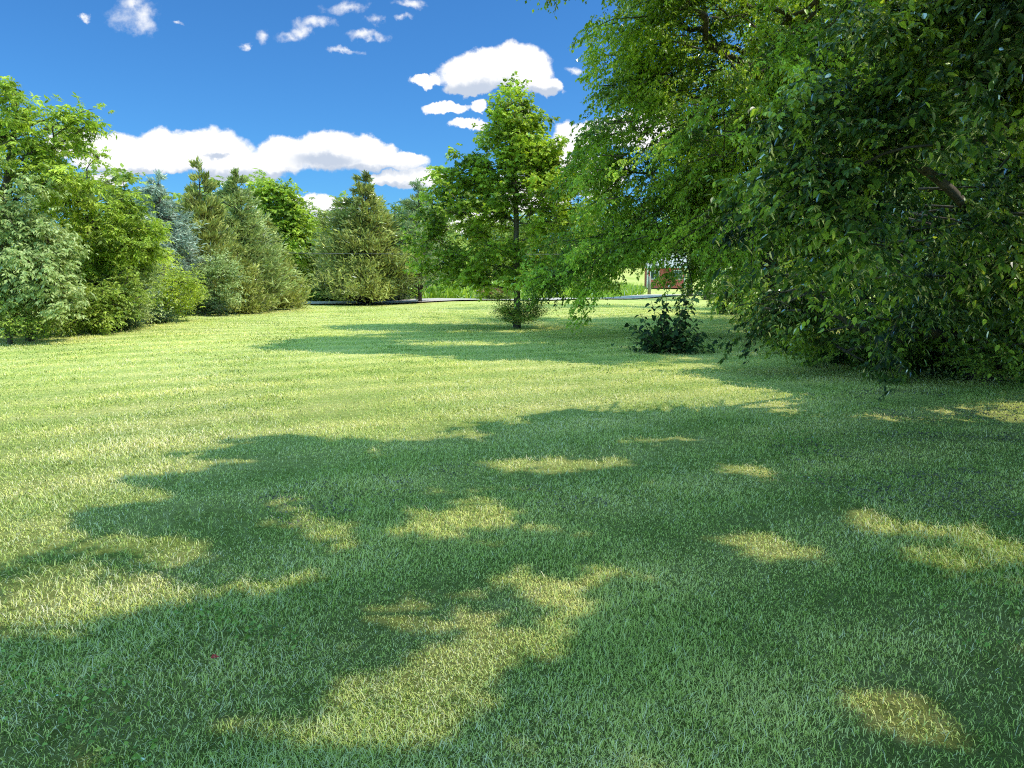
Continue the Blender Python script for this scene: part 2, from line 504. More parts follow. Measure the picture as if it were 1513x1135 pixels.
# ================================================================== SETTING
def build_world():
    w = bpy.data.worlds.new("World"); sc.world = w; w.use_nodes = True
    nt = w.node_tree; nt.nodes.clear(); L = nt.links.new
    out = ND(nt, 'ShaderNodeOutputWorld')
    sky = ND(nt, 'ShaderNodeTexSky', sky_type='NISHITA', sun_disc=False)
    sky.sun_elevation = SUN_EL; sky.sun_rotation = SUN_AZ; sky.air_density = 1.0; sky.dust_density = .3; sky.ozone_density = 2.0
    hs = ND(nt, 'ShaderNodeHueSaturation', i_Saturation=1.0, i_Value=1.0); L(sky.outputs[0], hs.inputs['Color'])
    tint = ND(nt, 'ShaderNodeVectorMath', operation='MULTIPLY', n_1=(.27, .655, 1.04)); L(hs.outputs[0], tint.inputs[0])
    bg = ND(nt, 'ShaderNodeBackground', i_Strength=SKY_STRENGTH); L(tint.outputs[0], bg.inputs['Color'])
    # clouds as a function of sky direction (gnomonic coordinates around north, mirrored behind)
    tc = ND(nt, 'ShaderNodeTexCoord')
    sp = ND(nt, 'ShaderNodeSeparateXYZ'); L(tc.outputs['Generated'], sp.inputs[0])
    ab = ND(nt, 'ShaderNodeMath', operation='ABSOLUTE'); L(sp.outputs['Y'], ab.inputs[0])
    mxy = ND(nt, 'ShaderNodeMath', operation='MAXIMUM', n_1=.08); L(ab.outputs[0], mxy.inputs[0])
    du = ND(nt, 'ShaderNodeMath', operation='DIVIDE'); L(sp.outputs['X'], du.inputs[0]); L(mxy.outputs[0], du.inputs[1])
    dw = ND(nt, 'ShaderNodeMath', operation='DIVIDE'); L(sp.outputs['Z'], dw.inputs[0]); L(mxy.outputs[0], dw.inputs[1])
    uv = ND(nt, 'ShaderNodeCombineXYZ'); L(du.outputs[0], uv.inputs[0]); L(dw.outputs[0], uv.inputs[1])
    nz = ND(nt, 'ShaderNodeTexNoise', i_Scale=16.0, i_Detail=7.0, i_Roughness=.62); L(uv.outputs[0], nz.inputs['Vector'])
    nzb = ND(nt, 'ShaderNodeTexNoise', i_Scale=38.0, i_Detail=5.0, i_Roughness=.6); L(uv.outputs[0], nzb.inputs['Vector'])
    off = ND(nt, 'ShaderNodeVectorMath', operation='MULTIPLY_ADD', n_1=(.05, .035, 0), n_2=(-.025, -.0175, 0)); L(nz.outputs['Color'], off.inputs[0])
    off2 = ND(nt, 'ShaderNodeVectorMath', operation='MULTIPLY_ADD', n_1=(.014, .014, 0)); L(nzb.outputs['Color'], off2.inputs[0]); L(off.outputs[0], off2.inputs[2])
    nzc = ND(nt, 'ShaderNodeTexNoise', i_Scale=95.0, i_Detail=3.0); L(uv.outputs[0], nzc.inputs['Vector'])
    off3 = ND(nt, 'ShaderNodeVectorMath', operation='MULTIPLY_ADD', n_1=(.007, .007, 0), n_2=(-.0105, -.0105, 0)); L(nzc.outputs['Color'], off3.inputs[0])
    off4 = ND(nt, 'ShaderNodeVectorMath', operation='ADD'); L(off2.outputs[0], off4.inputs[0]); L(off3.outputs[0], off4.inputs[1])
    q = ND(nt, 'ShaderNodeVectorMath', operation='ADD'); L(uv.outputs[0], q.inputs[0]); L(off4.outputs[0], q.inputs[1])

    def chain(bl):
        last = None
        for (px, py, rx, ry) in bl:
            r = ray(px, py); u, v = r[0] / r[1], r[2] / r[1]
            sx, sy = FPX / rx, FPX / ry
            ma = ND(nt, 'ShaderNodeVectorMath', operation='MULTIPLY_ADD', n_1=(sx, sy, 0), n_2=(-u * sx, -v * sy, 0)); L(q.outputs[0], ma.inputs[0])
            ln = ND(nt, 'ShaderNodeVectorMath', operation='LENGTH'); L(ma.outputs[0], ln.inputs[0])
            if last is None: last = ln.outputs['Value']
            else:
                mn = ND(nt, 'ShaderNodeMath', operation='SMOOTH_MIN', n_2=.18); L(last, mn.inputs[0]); L(ln.outputs['Value'], mn.inputs[1]); last = mn.outputs[0]
        return last
    big = [(115, 214, 50, 20), (170, 222, 60, 26), (240, 222, 60, 28), (310, 224, 62, 32), (215, 243, 110, 14), (365, 246, 50, 24), (420, 226, 45, 26), (480, 222, 50, 28), (540, 228, 50, 22),
           (590, 236, 42, 13), (350, 260, 50, 14), (165, 266, 26, 11), (185, 303, 22, 10), (575, 262, 30, 12), (615, 262, 45, 15), (470, 306, 36, 18), (500, 318, 40, 14), (440, 300, 20, 10),
           (700, 108, 50, 26), (770, 100, 46, 34), (725, 96, 60, 24), (630, 117, 22, 9), (800, 130, 32, 13), (700, 128, 40, 12), (661, 158, 30, 8), (705, 156, 14, 8), (692, 180, 24, 8),
           (860, 200, 46, 22), (820, 235, 60, 30), (780, 285, 60, 28), (880, 260, 50, 30), (700, 330, 60, 20), (950, 190, 60, 30), (240, 312, 40, 9)]
    wisp = [(201, 26, 38, 25), (190, 12, 18, 9), (432, 54, 26, 10), (462, 38, 30, 11), (447, 48, 22, 9), (512, 12, 38, 10), (555, 32, 20, 10), (392, 54, 18, 11), (600, 8, 26, 7), (540, 56, 30, 7), (505, 78, 26, 5), (590, 28, 14, 6),
            (850, 100, 16, 5), (265, 32, 9, 4), (125, 22, 8, 4), (360, 66, 8, 5)]
    dark = [(300, 262, 130, 9), (480, 236, 44, 11), (520, 250, 90, 9), (700, 133, 60, 12), (740, 140, 40, 9), (590, 274, 40, 7), (480, 322, 50, 9), (180, 255, 60, 7), (400, 258, 60, 8), (795, 140, 30, 6), (320, 232, 16, 4)]
    fb = chain(big); fw = chain(wisp); fd = chain(dark)

    def sstep(v, a, b, lo=0., hi=1.):
        m = ND(nt, 'ShaderNodeMapRange', interpolation_type='SMOOTHSTEP', n_1=a, n_2=b, n_3=lo, n_4=hi); L(v, m.inputs[0]); return m.outputs[0]
    ab1 = sstep(fb, 1.10, .83)
    # wisps: edges fray with noise
    wn = ND(nt, 'ShaderNodeMath', operation='MULTIPLY_ADD', n_1=2.4, n_2=-1.1); L(nzb.outputs['Fac'], wn.inputs[0])
    ws = ND(nt, 'ShaderNodeMath', operation='ADD'); L(fw, ws.inputs[0]); L(wn.outputs[0], ws.inputs[1])
    ab2 = sstep(ws.outputs[0], 1.15, -.1, 0, .88)
    al = ND(nt, 'ShaderNodeMath', operation='MAXIMUM'); L(ab1, al.inputs[0]); L(ab2, al.inputs[1])
    dn = ND(nt, 'ShaderNodeMath', operation='MULTIPLY_ADD', n_1=1.2, n_2=-.6); L(nz.outputs['Fac'], dn.inputs[0])
    ds = ND(nt, 'ShaderNodeMath', operation='ADD'); L(fd, ds.inputs[0]); L(dn.outputs[0], ds.inputs[1])
    dk = sstep(ds.outputs[0], 1.5, .45, 0, .8)
    cc = ND(nt, 'ShaderNodeMix', data_type='RGBA'); cc.inputs[6].default_value = (1.12, 1.12, 1.12, 1); cc.inputs[7].default_value = (.46, .56, .73, 1); L(dk, cc.inputs[0])
    cb = ND(nt, 'ShaderNodeBackground', i_Strength=1.0); L(cc.outputs[2], cb.inputs['Color'])
    mx = ND(nt, 'ShaderNodeMixShader'); L(al.outputs[0], mx.inputs[0]); L(bg.outputs[0], mx.inputs[1]); L(cb.outputs[0], mx.inputs[2])
    # unseen bright cyan cloud overhead and behind, added to fill the tree shade
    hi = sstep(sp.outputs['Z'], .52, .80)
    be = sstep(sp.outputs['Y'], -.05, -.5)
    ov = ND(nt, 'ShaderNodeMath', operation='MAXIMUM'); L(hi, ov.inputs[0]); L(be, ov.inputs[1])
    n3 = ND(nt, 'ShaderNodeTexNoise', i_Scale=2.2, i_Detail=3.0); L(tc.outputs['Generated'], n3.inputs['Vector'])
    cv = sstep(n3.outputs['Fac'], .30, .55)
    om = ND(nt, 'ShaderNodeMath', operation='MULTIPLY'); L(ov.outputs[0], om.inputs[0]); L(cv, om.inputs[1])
    ob = ND(nt, 'ShaderNodeBackground', i_Strength=1.0); ob.inputs['Color'].default_value = OVERHEAD_FILL
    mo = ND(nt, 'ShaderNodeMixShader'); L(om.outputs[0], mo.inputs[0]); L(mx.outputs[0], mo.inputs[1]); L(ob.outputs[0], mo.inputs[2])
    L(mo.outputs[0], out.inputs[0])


OVERHEAD_FILL = (.62, 1.35, 1.75, 1)
SKY_STRENGTH = .15
build_world()
sd = bpy.data.lights.new('sun', 'SUN'); sd.energy = 5.0; sd.angle = R(.55); sd.color = (1, .95, .82)
so = bpy.data.objects.new('sun', sd); COL.objects.link(so)
from mathutils import Vector
so.rotation_euler = Vector(SUN).to_track_quat('Z', 'Y').to_euler()

cam = bpy.data.cameras.new('camera'); co = bpy.data.objects.new('camera', cam); COL.objects.link(co)
co.location = tuple(EYE); co.rotation_euler = (R(90) - PITCH, 0, 0)
cam.sensor_width = 36; cam.lens = 36 * FPX / 1513; cam.clip_end = 5000; cam.clip_start = .05
sc.camera = co


# ------------------------------------------------------------------ lawn colour shared by sheet and blades
def lawn_tint(nt):
    """multiplier with broad patches and faint mowing passes, by position"""
    L = nt.links.new
    geo = ND(nt, 'ShaderNodeNewGeometry')
    n1 = ND(nt, 'ShaderNodeTexNoise', i_Scale=.35, i_Detail=5.0, i_Roughness=.6); L(geo.outputs['Position'], n1.inputs['Vector'])
    wv = ND(nt, 'ShaderNodeMapping'); wv.inputs['Rotation'].default_value = (0, 0, R(62)); L(geo.outputs['Position'], wv.inputs['Vector'])
    wt = ND(nt, 'ShaderNodeTexWave', wave_type='BANDS', bands_direction='X', i_Scale=.26, i_Distortion=1.6, i_Detail=2.0, **{'i_Detail Scale': .35}); L(wv.outputs[0], wt.inputs['Vector'])
    rp = ramp(nt, [(.30, (.80, .87, .72)), (.5, (1, 1, 1)), (.70, (1.14, 1.08, 1.12))]); L(n1.outputs['Fac'], rp.inputs[0])
    r2 = ramp(nt, [(0, (.84, .90, .82)), (1, (1.09, 1.05, 1.09))]); L(wt.outputs['Fac'], r2.inputs[0])
    m = ND(nt, 'ShaderNodeVectorMath', operation='MULTIPLY'); L(rp.outputs[0], m.inputs[0]); L(r2.outputs[0], m.inputs[1])
    return m.outputs[0], geo


def ground_mat():
    m, nt, out = new_mat('lawn_soil'); L = nt.links.new
    tint, geo = lawn_tint(nt)
    n2 = ND(nt, 'ShaderNodeTexNoise', i_Scale=9.0, i_Detail=8.0, i_Roughness=.75); L(geo.outputs['Position'], n2.inputs['Vector'])
    n3 = ND(nt, 'ShaderNodeTexNoise', i_Scale=2.2, i_Detail=6.0, i_Roughness=.7); L(geo.outputs['Position'], n3.inputs['Vector'])
    rp = ramp(nt, [(.30, (.38, .42, .11)), (.5, (.60, .61, .21)), (.68, (.78, .75, .34))]); L(n2.outputs['Fac'], rp.inputs[0])
    r3 = ramp(nt, [(.3, (.78, .84, .7)), (.7, (1.12, 1.1, 1.12))]); L(n3.outputs['Fac'], r3.inputs[0])
    mm = ND(nt, 'ShaderNodeVectorMath', operation='MULTIPLY'); L(rp.outputs[0], mm.inputs[0]); L(r3.outputs[0], mm.inputs[1])
    m2 = ND(nt, 'ShaderNodeVectorMath', operation='MULTIPLY'); L(mm.outputs[0], m2.inputs[0]); L(tint, m2.inputs[1])
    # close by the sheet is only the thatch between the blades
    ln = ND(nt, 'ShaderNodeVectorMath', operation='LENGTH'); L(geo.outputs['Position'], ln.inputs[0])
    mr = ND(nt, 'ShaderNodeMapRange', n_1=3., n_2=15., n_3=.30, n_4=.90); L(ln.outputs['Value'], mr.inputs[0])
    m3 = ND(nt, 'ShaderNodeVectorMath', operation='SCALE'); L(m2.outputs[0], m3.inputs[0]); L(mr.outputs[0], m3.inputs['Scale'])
    b = ND(nt, 'ShaderNodeBsdfDiffuse'); L(m3.outputs[0], b.inputs['Color'])
    bp = ND(nt, 'ShaderNodeBump', i_Strength=.9, i_Distance=.06); L(n2.outputs['Fac'], bp.inputs['Height']); L(bp.outputs[0], b.inputs['Normal'])
    L(b.outputs[0], out.inputs[0])
    return m


def grass_mat():
    m, nt, out = new_mat('grass_blade'); L = nt.links.new
    tint, geo = lawn_tint(nt)
    a = ND(nt, 'ShaderNodeAttribute', attribute_name='tone')
    rp = ramp(nt, [(0, (.08, .15, .02)), (.30, (.56, .64, .13)), (.62, (.86, .85, .27)), (.80, (.86, .80, .34)), (.90, (.90, .80, .48)), (1, (.94, .86, .62))])
    L(a.outputs['Fac'], rp.inputs[0])
    mm = ND(nt, 'ShaderNodeVectorMath', operation='MULTIPLY'); L(rp.outputs[0], mm.inputs[0]); L(tint, mm.inputs[1])
    d = ND(nt, 'ShaderNodeBsdfDiffuse'); L(mm.outputs[0], d.inputs['Color'])
    t = ND(nt, 'ShaderNodeBsdfTranslucent'); L(mm.outputs[0], t.inputs['Color'])
    mx = ND(nt, 'ShaderNodeMixShader', n_0=.38); L(d.outputs[0], mx.inputs[1]); L(t.outputs[0], mx.inputs[2])
    g = ND(nt, 'ShaderNodeBsdfGlossy', i_Roughness=.4)
    m2 = ND(nt, 'ShaderNodeMixShader', n_0=.02); L(mx.outputs[0], m2.inputs[1]); L(g.outputs[0], m2.inputs[2])
    L(m2.outputs[0], out.inputs[0])
    return m


def sheet(name, xs, ys, zf, mat):
    X, Y = np.meshgrid(xs, ys); Z = zf(X, Y)
    nx, ny = len(xs), len(ys)
    i = np.arange(ny - 1)[:, None] * nx + np.arange(nx - 1)[None]
    lo = np.stack([i, i + 1, i + nx + 1, i + nx], -1).ravel()
    return mesh_np(name, np.stack([X, Y, Z], -1).reshape(-1, 3), np.full((nx - 1) * (ny - 1), 4), lo, mat, smooth=True)


xs = np.unique(np.concatenate([np.linspace(-2000, -120, 14), np.linspace(-120, 120, 121), np.linspace(120, 2000, 14)]))
ys = np.unique(np.concatenate([np.linspace(-400, -20, 8), np.linspace(-20, 160, 121), np.linspace(160, 2500, 20)]))
tag(sheet('ground', xs, ys, terrain, ground_mat()), kind='structure')


def lawn_points(rng, n, dmin, dmax, p, half=.74):
    """scatter with areal density falling as distance**-p"""
    e = 2 - p
    d = (dmin ** e + rng.random(n) * (dmax ** e - dmin ** e)) ** (1 / e)
    a = rng.uniform(-half, half, n)
    return d * np.sin(a), d * np.cos(a), d


def build_grass():
    rng = np.random.default_rng(5)
    n = 1150000
    x, y, d = lawn_points(rng, n, 1.45, 46, 1.62)
    keep = (x > -13.6) & (x < 9 + y * .2)
    # thinner where leaf litter and dry ground show
    w = np.stack([x, y], 1)
    thin = sines(w, 2.2, 33) + .5 * sines(w, 6, 34)
    keep &= rng.random(n) < np.clip(1.05 + .35 * thin, .35, 1)
    x, y, d = x[keep], y[keep], d[keep]; n = len(x)
    w = np.stack([x, y], 1)
    far = np.clip((d - 2.5) / 20, 0, 1)
    tall = np.clip(1 + .22 * sines(w, 3.1, 35), .6, 1.6)
    L = rng.uniform(.011, .032, n) * tall * (1 + .35 * far)
    W = rng.uniform(.0018, .0042, n) * np.maximum(1, d / 3.2) ** .85
    az = rng.random(n) * 6.283
    lean = np.abs(rng.normal(.75, .45, n)) + .2
    tone = np.clip(rng.normal(.47, .28, n) + .09 * sines(w, 1.7, 36) + .07 * sines(w, 8, 38), 0, .74)
    straw = rng.random(n) < np.clip(.15 + .08 * sines(w, 1.2, 37), .04, .5)
    tone[straw] = rng.uniform(.74, 1, straw.sum()); lean[straw] = rng.uniform(1.0, 1.6, straw.sum()); L[straw] *= 1.8; W[straw] *= .62
    h = np.stack([np.cos(az), np.sin(az), np.zeros(n)], 1); s = np.stack([-np.sin(az), np.cos(az), np.zeros(n)], 1)
    tw = rng.normal(size=(n, 1)) * .5
    s = norm(s + h * tw)
    P = np.stack([x, y, terrain(x, y) + rng.uniform(-.004, .006, n)], 1)
    P[straw, 2] += rng.uniform(.0, .03, straw.sum())
    c1, s1 = np.cos(lean * .55), np.sin(lean * .55); c2, s2 = np.cos(lean * 1.35), np.sin(lean * 1.35)
    c2 = np.where(straw, np.maximum(c2, -.05), c2)
    m_ = P + (h * s1[:, None] + UP * c1[:, None]) * (L * .55)[:, None]
    t_ = m_ + (h * s2[:, None] + UP * c2[:, None]) * (L * .5)[:, None]
    V = np.stack([P - s * W[:, None] * .5, P + s * W[:, None] * .5, m_ + s * W[:, None] * .42, m_ - s * W[:, None] * .42, t_], 1).reshape(-1, 3)
    b = np.arange(n)[:, None] * 5
    lo = (b + np.array([0, 1, 2, 3, 3, 2, 4])[None]).ravel()
    o = mesh_np('grass', V, np.tile([4, 3], n), lo, grass_mat(), np.repeat(tone, 5))
    tag(o, 'mown yellow green lawn grass with dry straw clippings', 'grass', kind='stuff')


build_grass()


def flat_leaves(name, label, cat, polys, dens, L, W, mat, seed, z=(.01, .03), up=1.6, fold=.3):
    rng = np.random.default_rng(seed)
    Ps = []
    for poly in polys:
        g = gp(poly); lo, hi = g.min(0), g.max(0); n = int(dens * np.prod(hi - lo))
        q = rng.uniform(lo, hi, (n, 2)); q = q[inpoly(q[:, 0], q[:, 1], g)]
        q = q[(sines(q, 4, seed) + .6 * sines(q, 11, seed + 1)) > .35 + .5 * rng.normal(size=len(q))]
        Ps.append(q)
    q = np.concatenate(Ps); n = len(q)
    P = np.stack([q[:, 0], q[:, 1], terrain(q[:, 0], q[:, 1]) + rng.uniform(*z, n)], 1)
    D = norm(rand_unit(rng, n) * np.array([1, 1, .45]))
    N = norm(UP * up + rng.normal(size=(n, 3)))
    s = rng.uniform(.6, 1.3, n)
    V, fs, lo_, tn = leaf_arrays(P, D, N, L * s, W * s, rng, 'ovate', fold=fold, curl=.3)
    tag(mesh_np(name, V, fs, lo_, mat, tn), label, cat, kind='stuff')


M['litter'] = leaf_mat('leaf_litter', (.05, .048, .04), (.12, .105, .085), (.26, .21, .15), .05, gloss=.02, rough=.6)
M['clover'] = leaf_mat('clover_leaf', (.12, .20, .035), (.24, .36, .07), (.38, .50, .12), .35)
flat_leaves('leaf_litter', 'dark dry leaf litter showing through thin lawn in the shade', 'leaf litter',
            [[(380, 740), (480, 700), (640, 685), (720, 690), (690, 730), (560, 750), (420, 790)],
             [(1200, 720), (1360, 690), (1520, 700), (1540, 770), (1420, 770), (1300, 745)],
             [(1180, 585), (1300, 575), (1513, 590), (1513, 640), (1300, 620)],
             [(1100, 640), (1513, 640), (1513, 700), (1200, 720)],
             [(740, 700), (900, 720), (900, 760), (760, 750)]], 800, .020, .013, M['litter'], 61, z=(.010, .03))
flat_leaves('clover', 'low clover and broadleaf weeds among the shaded foreground grass', 'weeds',
            [[(-100, 960), (330, 950), (420, 1060), (350, 1200), (-100, 1250)], [(160, 930), (330, 900), (480, 960), (330, 990)],
             [(1380, 880), (1513, 880), (1560, 960), (1420, 980)], [(1150, 640), (1220, 640), (1220, 720), (1100, 720)]], 1300, .019, .017, M['clover'], 62, z=(.022, .05))

# ------------------------------------------------------------------ road beyond the lawn
def ribbon(name, pts, w, dz, mat, n=60):
    pts = np.array(pts, float); t = np.linspace(0, len(pts) - 1, n)
    # smooth path (Catmull-Rom)
    i = np.clip(t.astype(int), 0, len(pts) - 2); f = (t - i)[:, None]
    p0 = pts[np.maximum(i - 1, 0)]; p1 = pts[i]; p2 = pts[i + 1]; p3 = pts[np.minimum(i + 2, len(pts) - 1)]
    c = .5 * (2 * p1 + (p2 - p0) * f + (2 * p0 - 5 * p1 + 4 * p2 - p3) * f ** 2 + (3 * p1 - p0 - 3 * p2 + p3) * f ** 3)
    T = norm(np.gradient(c, axis=0)); S = np.stack([-T[:, 1], T[:, 0]], 1)
    k = 5; V = []
    for a in np.linspace(-.5, .5, k):
        q = c + S * w * a; V.append(np.stack([q[:, 0], q[:, 1], terrain(q[:, 0], q[:, 1]) + dz], 1))
    V = np.stack(V, 1).reshape(-1, 3)
    i = np.arange(n - 1)[:, None] * k + np.arange(k - 1)[None]
    lo = np.stack([i, i + k, i + k + 1, i + 1], -1).ravel()[::-1]
    return tag(mesh_np(name, V, np.full((n - 1) * (k - 1), 4), lo, mat, smooth=True), kind='structure')


M['asphalt'] = rough_mat('worn_asphalt', (.40, .35, .32), (.60, .53, .49), 4, 1, .2)
for n_ in M['asphalt'].node_tree.nodes:
    if n_.type == 'BSDF_PRINCIPLED': n_.inputs['Specular IOR Level'].default_value = 0
ribbon('road', [(-60, 14), (-34, 34), (-14, 47.5), (4, 57.5), (13, 65), (24, 71), (42, 74), (80, 76)], 4.4, .09, M['asphalt'])


# ------------------------------------------------------------------ boxes for the shed and posts
class MB:
    def __init__(s): s.V, s.F, s.L, s.n = [], [], [], 0

    def poly(s, pts, faces):
        s.V += [tuple(p) for p in pts]
        for f in faces: s.L += [s.n + i for i in f]; s.F.append(len(f))
        s.n += len(pts); return s

    def box(s, x0, x1, y0, y1, z0, z1):
        return s.poly([(x0, y0, z0), (x1, y0, z0), (x1, y1, z0), (x0, y1, z0), (x0, y0, z1), (x1, y0, z1), (x1, y1, z1), (x0, y1, z1)],
                      [(0, 3, 2, 1), (4, 5, 6, 7), (0, 1, 5, 4), (1, 2, 6, 5), (2, 3, 7, 6), (3, 0, 4, 7)])

    def build(s, name, mat, parent=None):
        V = np.array(s.V, float)
        root = parent
        while root is not None and root.type != 'EMPTY': root = root.parent
        me = bpy.data.meshes.new(name)
        o = mesh_np(name, V, s.F, s.L, mat)
        if parent is not None: o.parent = parent
        return o


def flat_mat(name, c, rough=.7):
    return rough_mat(name, tuple(.82 * v for v in c), tuple(min(1, 1.12 * v) for v in c), 5, rough, .08)


M['red_paint'] = rough_mat('red_barn_paint', (.42, .07, .065), (.60, .13, .12), 3, .75, .15, (1, 1, .15))
M['white_paint'] = flat_mat('white_paint', (.78, .78, .76))
M['shingle'] = rough_mat('grey_shingle', (.30, .29, .28), (.50, .49, .47), 5, .9, .4)
m_, nt_, o_ = new_mat('window_glass'); b_ = ND(nt_, 'ShaderNodeBsdfPrincipled', i_Roughness=.08); b_.inputs['Base Color'].default_value = (.05, .07, .08, 1); nt_.links.new(b_.outputs[0], o_.inputs[0]); M['glass'] = m_
M['wood'] = rough_mat('weathered_wood', (.20, .16, .12), (.38, .32, .25), 8, .9, .4, (1, 1, .2))


def build_shed():
    y = 82.0; p = at(981, 430, y); z = float(terrain(p[0], y))
    root = empty('red_shed', (p[0], y, z)); root.rotation_euler = (0, 0, R(-6))
    tag(root, 'small red wooden shed with white trim and pale roof beyond the road', 'shed')
    w, dp, h = 2.0, 1.9, 2.35
    b = MB()
    b.poly([(-w, -dp, 0), (w, -dp, 0), (w, dp, 0), (-w, dp, 0), (-w, -dp, h), (w, -dp, h), (w, dp, h), (-w, dp, h), (-w, 0, h + 1.25), (w, 0, h + 1.25)],
           [(0, 3, 2, 1), (0, 1, 5, 4), (2, 3, 7, 6), (1, 2, 6, 9, 5), (3, 0, 4, 8, 7)])
    wall = b.build('wall', M['red_paint'], root)
    r = MB(); e = .28; sl = 1.25 / dp
    for s in (-1, 1):
        y1 = s * (dp + e); z1 = h - e * sl + .02
        pts = [(-w - .25, 0, h + 1.29), (w + .25, 0, h + 1.29), (w + .25, y1, z1 + .02), (-w - .25, y1, z1 + .02),
               (-w - .25, 0, h + 1.37), (w + .25, 0, h + 1.37), (w + .25, y1, z1 + .1), (-w - .25, y1, z1 + .1)]
        r.poly(pts, [(0, 1, 2, 3), (7, 6, 5, 4), (0, 4, 5, 1), (1, 5, 6, 2), (2, 6, 7, 3), (3, 7, 4, 0)])
    r.build('roof', M['shingle'], root)
    MB().box(-w - .25, w + .25, -dp - e - .05, -dp - e - .003, h - .25, h - .03).build('fascia', M['white_paint'], root)
    for x0 in (-w - .03, w - .13): MB().box(x0, x0 + .16, -dp - .035, -dp - .004, 0, h - .2).build('corner_board', M['white_paint'], root)
    d = MB().box(-.55, .3, -dp - .04, -dp - .006, .05, 2.0).build('door', M['red_paint'], root)
    MB().box(.18, .24, -dp - .09, -dp - .043, 1.0, 1.1).build('handle', M['bark'], d)
    for x0 in (-1.6, .85):
        f = MB()
        f.box(x0 - .08, x0, -dp - .05, -dp - .006, .9, 1.9).box(x0 + .8, x0 + .88, -dp - .05, -dp - .006, .9, 1.9)
        f.box(x0, x0 + .8, -dp - .05, -dp - .006, 1.82, 1.9).box(x0, x0 + .8, -dp - .06, -dp - .006, .9, .98).box(x0 + .38, x0 + .42, -dp - .045, -dp - .025, .98, 1.82)
        fo = f.build('window', M['white_paint'], root)
        MB().box(x0, x0 + .8, -dp - .02, -dp - .008, .98, 1.82).build('pane', M['glass'], fo)


build_shed()


def post(px, y, h, w, label, lean=0.):
    g = ground_at(px, y)
    tb = Tubes(); tb.add([g, g + UP * h * .5 + np.array([lean * .4, 0, 0]), g + UP * h + np.array([lean, 0, 0])], [w, w * .97, w * .9], 8)
    o = tb.build('fence_post', M['wood'])
    tag(o, label, 'post')


post(960, 70, 1.7, .16, 'stout weathered wooden post left of the red shed')
post(1058, 70, 1.5, .07, 'thin pale wooden post beside the dark evergreen shrub')

# overhead cable across the far trees
tb = Tubes(); t = np.linspace(0, 1, 24)
a, b = at(300, 372, 43.), at(1250, 368, 60.)
tb.add([a * (1 - s) + b * s - UP * .9 * 4 * s * (1 - s) * .3 for s in t], .018, 5)
M['cable'] = flat_mat('cable', (.12, .12, .12))
tag(tb.build('overhead_cable', M['cable']), 'thin dark overhead cable strung across the far trees', 'cable')


# ================================================================== TREES
# --- the young tree standing alone on the lawn
y0 = 24.3
base = ground_at(764, y0)
tr = [base, at(764, 430, y0), at(762, 380, y0), at(763, 330, y0), at(760, 260, y0), at(757, 190, y0), at(755, 130, y0)]
broadleaf('lawn_tree', 'young rounded maple-like tree standing alone on the open lawn', 'tree', base, tr,
          [blob(752, 175, y0, 30, 40), blob(757, 190, y0, 34, 40, .9), blob(768, 225, y0, 52, 36, .9), blob(765, 272, y0, 56, 30, 1.1), blob(735, 275, y0, 40, 26, 1.0), blob(795, 280, y0, 36, 26, .9), blob(752, 235, y0, 50, 36), blob(690, 262, y0, 32, 34), blob(815, 250, y0, 34, 36), blob(700, 315, y0, 62, 40),
           blob(790, 315, y0, 64, 40), blob(840, 305, y0, 30, 40), blob(655, 372, y0, 44, 36, 1.0), blob(735, 385, y0, 60, 30), blob(832, 365, y0, 38, 44, 1.0), blob(652, 322, y0, 22, 24, .6),
           blob(690, 410, y0, 52, 16), blob(800, 402, y0, 46, 20), blob(852, 258, y0, 22, 26, .8), blob(760, 415, y0, 56, 10, 1.2)],
          'maple', 11, ncl=350, spc=20, k=9, bough=.8, bdrop=.2, upb=.5, slen=.40, L=.115, W=.095, droop=.25, r0=.105, hang=.3, shell=3.0, gapf=None, bark='bark_grey')

# suckers and weeds round its foot
b2 = ground_at(764, y0 - .05)


def bush(name, label, cat, px, y, blobs, mat, seed, group=None, **kw):
    b = ground_at(px, y)
    cm = np.mean([q[0] for q in blobs], 0); cm = np.array([b[0], b[1] + .05, max(cm[2], b[2] + .4)])
    args = dict(ncl=70, spc=10, k=8, cr=.3, slen=.35, L=.07, W=.04, r0=.05, upb=.5, shell=2.0)
    args.update(kw)
    return broadleaf(name, label, cat, b, [b, (b * 2 + cm) / 3, cm], blobs, mat, seed, group=group, **args)


bush('sucker_bush', 'scrubby tuft of shoots and weeds around the lone lawn tree trunk', 'bush', 764, 24.0,
     [blob(765, 470, 24.0, 24, 16), blob(750, 462, 24.0, 14, 16), blob(785, 462, 24.0, 14, 16), blob(768, 480, 24.0, 22, 8)], 'shrub', 12, ncl=140, spc=9, k=8, cr=.16, slen=.34, L=.06, W=.025, upb=1.0, hang=.1, r0=.03)

# big tree whose trunk stands just outside the right edge: its canopy shades the foreground
rngE = np.random.default_rng(77)
g = rngE.uniform([-5, -3], [8.5, 7.6], (8000, 2))
g = g[shaded(g[:, 0], g[:, 1])]
h = rngE.uniform(5.2, 8.6, len(g))
PE = np.stack([g[:, 0] + SUN[0] * h / SUN[2], g[:, 1] + SUN[1] * h / SUN[2], h], 1)


def unseen(P):
    px, py = project(P)
    front = P[:, 1] > .3
    return ~front | (py < -60) | (px > 1340) & (py < 120) | (px > 1580)




def seeds(lo, hi, h0, h1, n, ok, m):
    g = rngE.uniform(lo, hi, (n, 2)); g = g[shaded(g[:, 0], g[:, 1])]
    h = rngE.uniform(h0, h1, len(g))
    P = np.stack([g[:, 0] + SUN[0] * h / SUN[2], g[:, 1] + SUN[1] * h / SUN[2], h], 1)
    P = P[ok(P)]
    return P[:m]


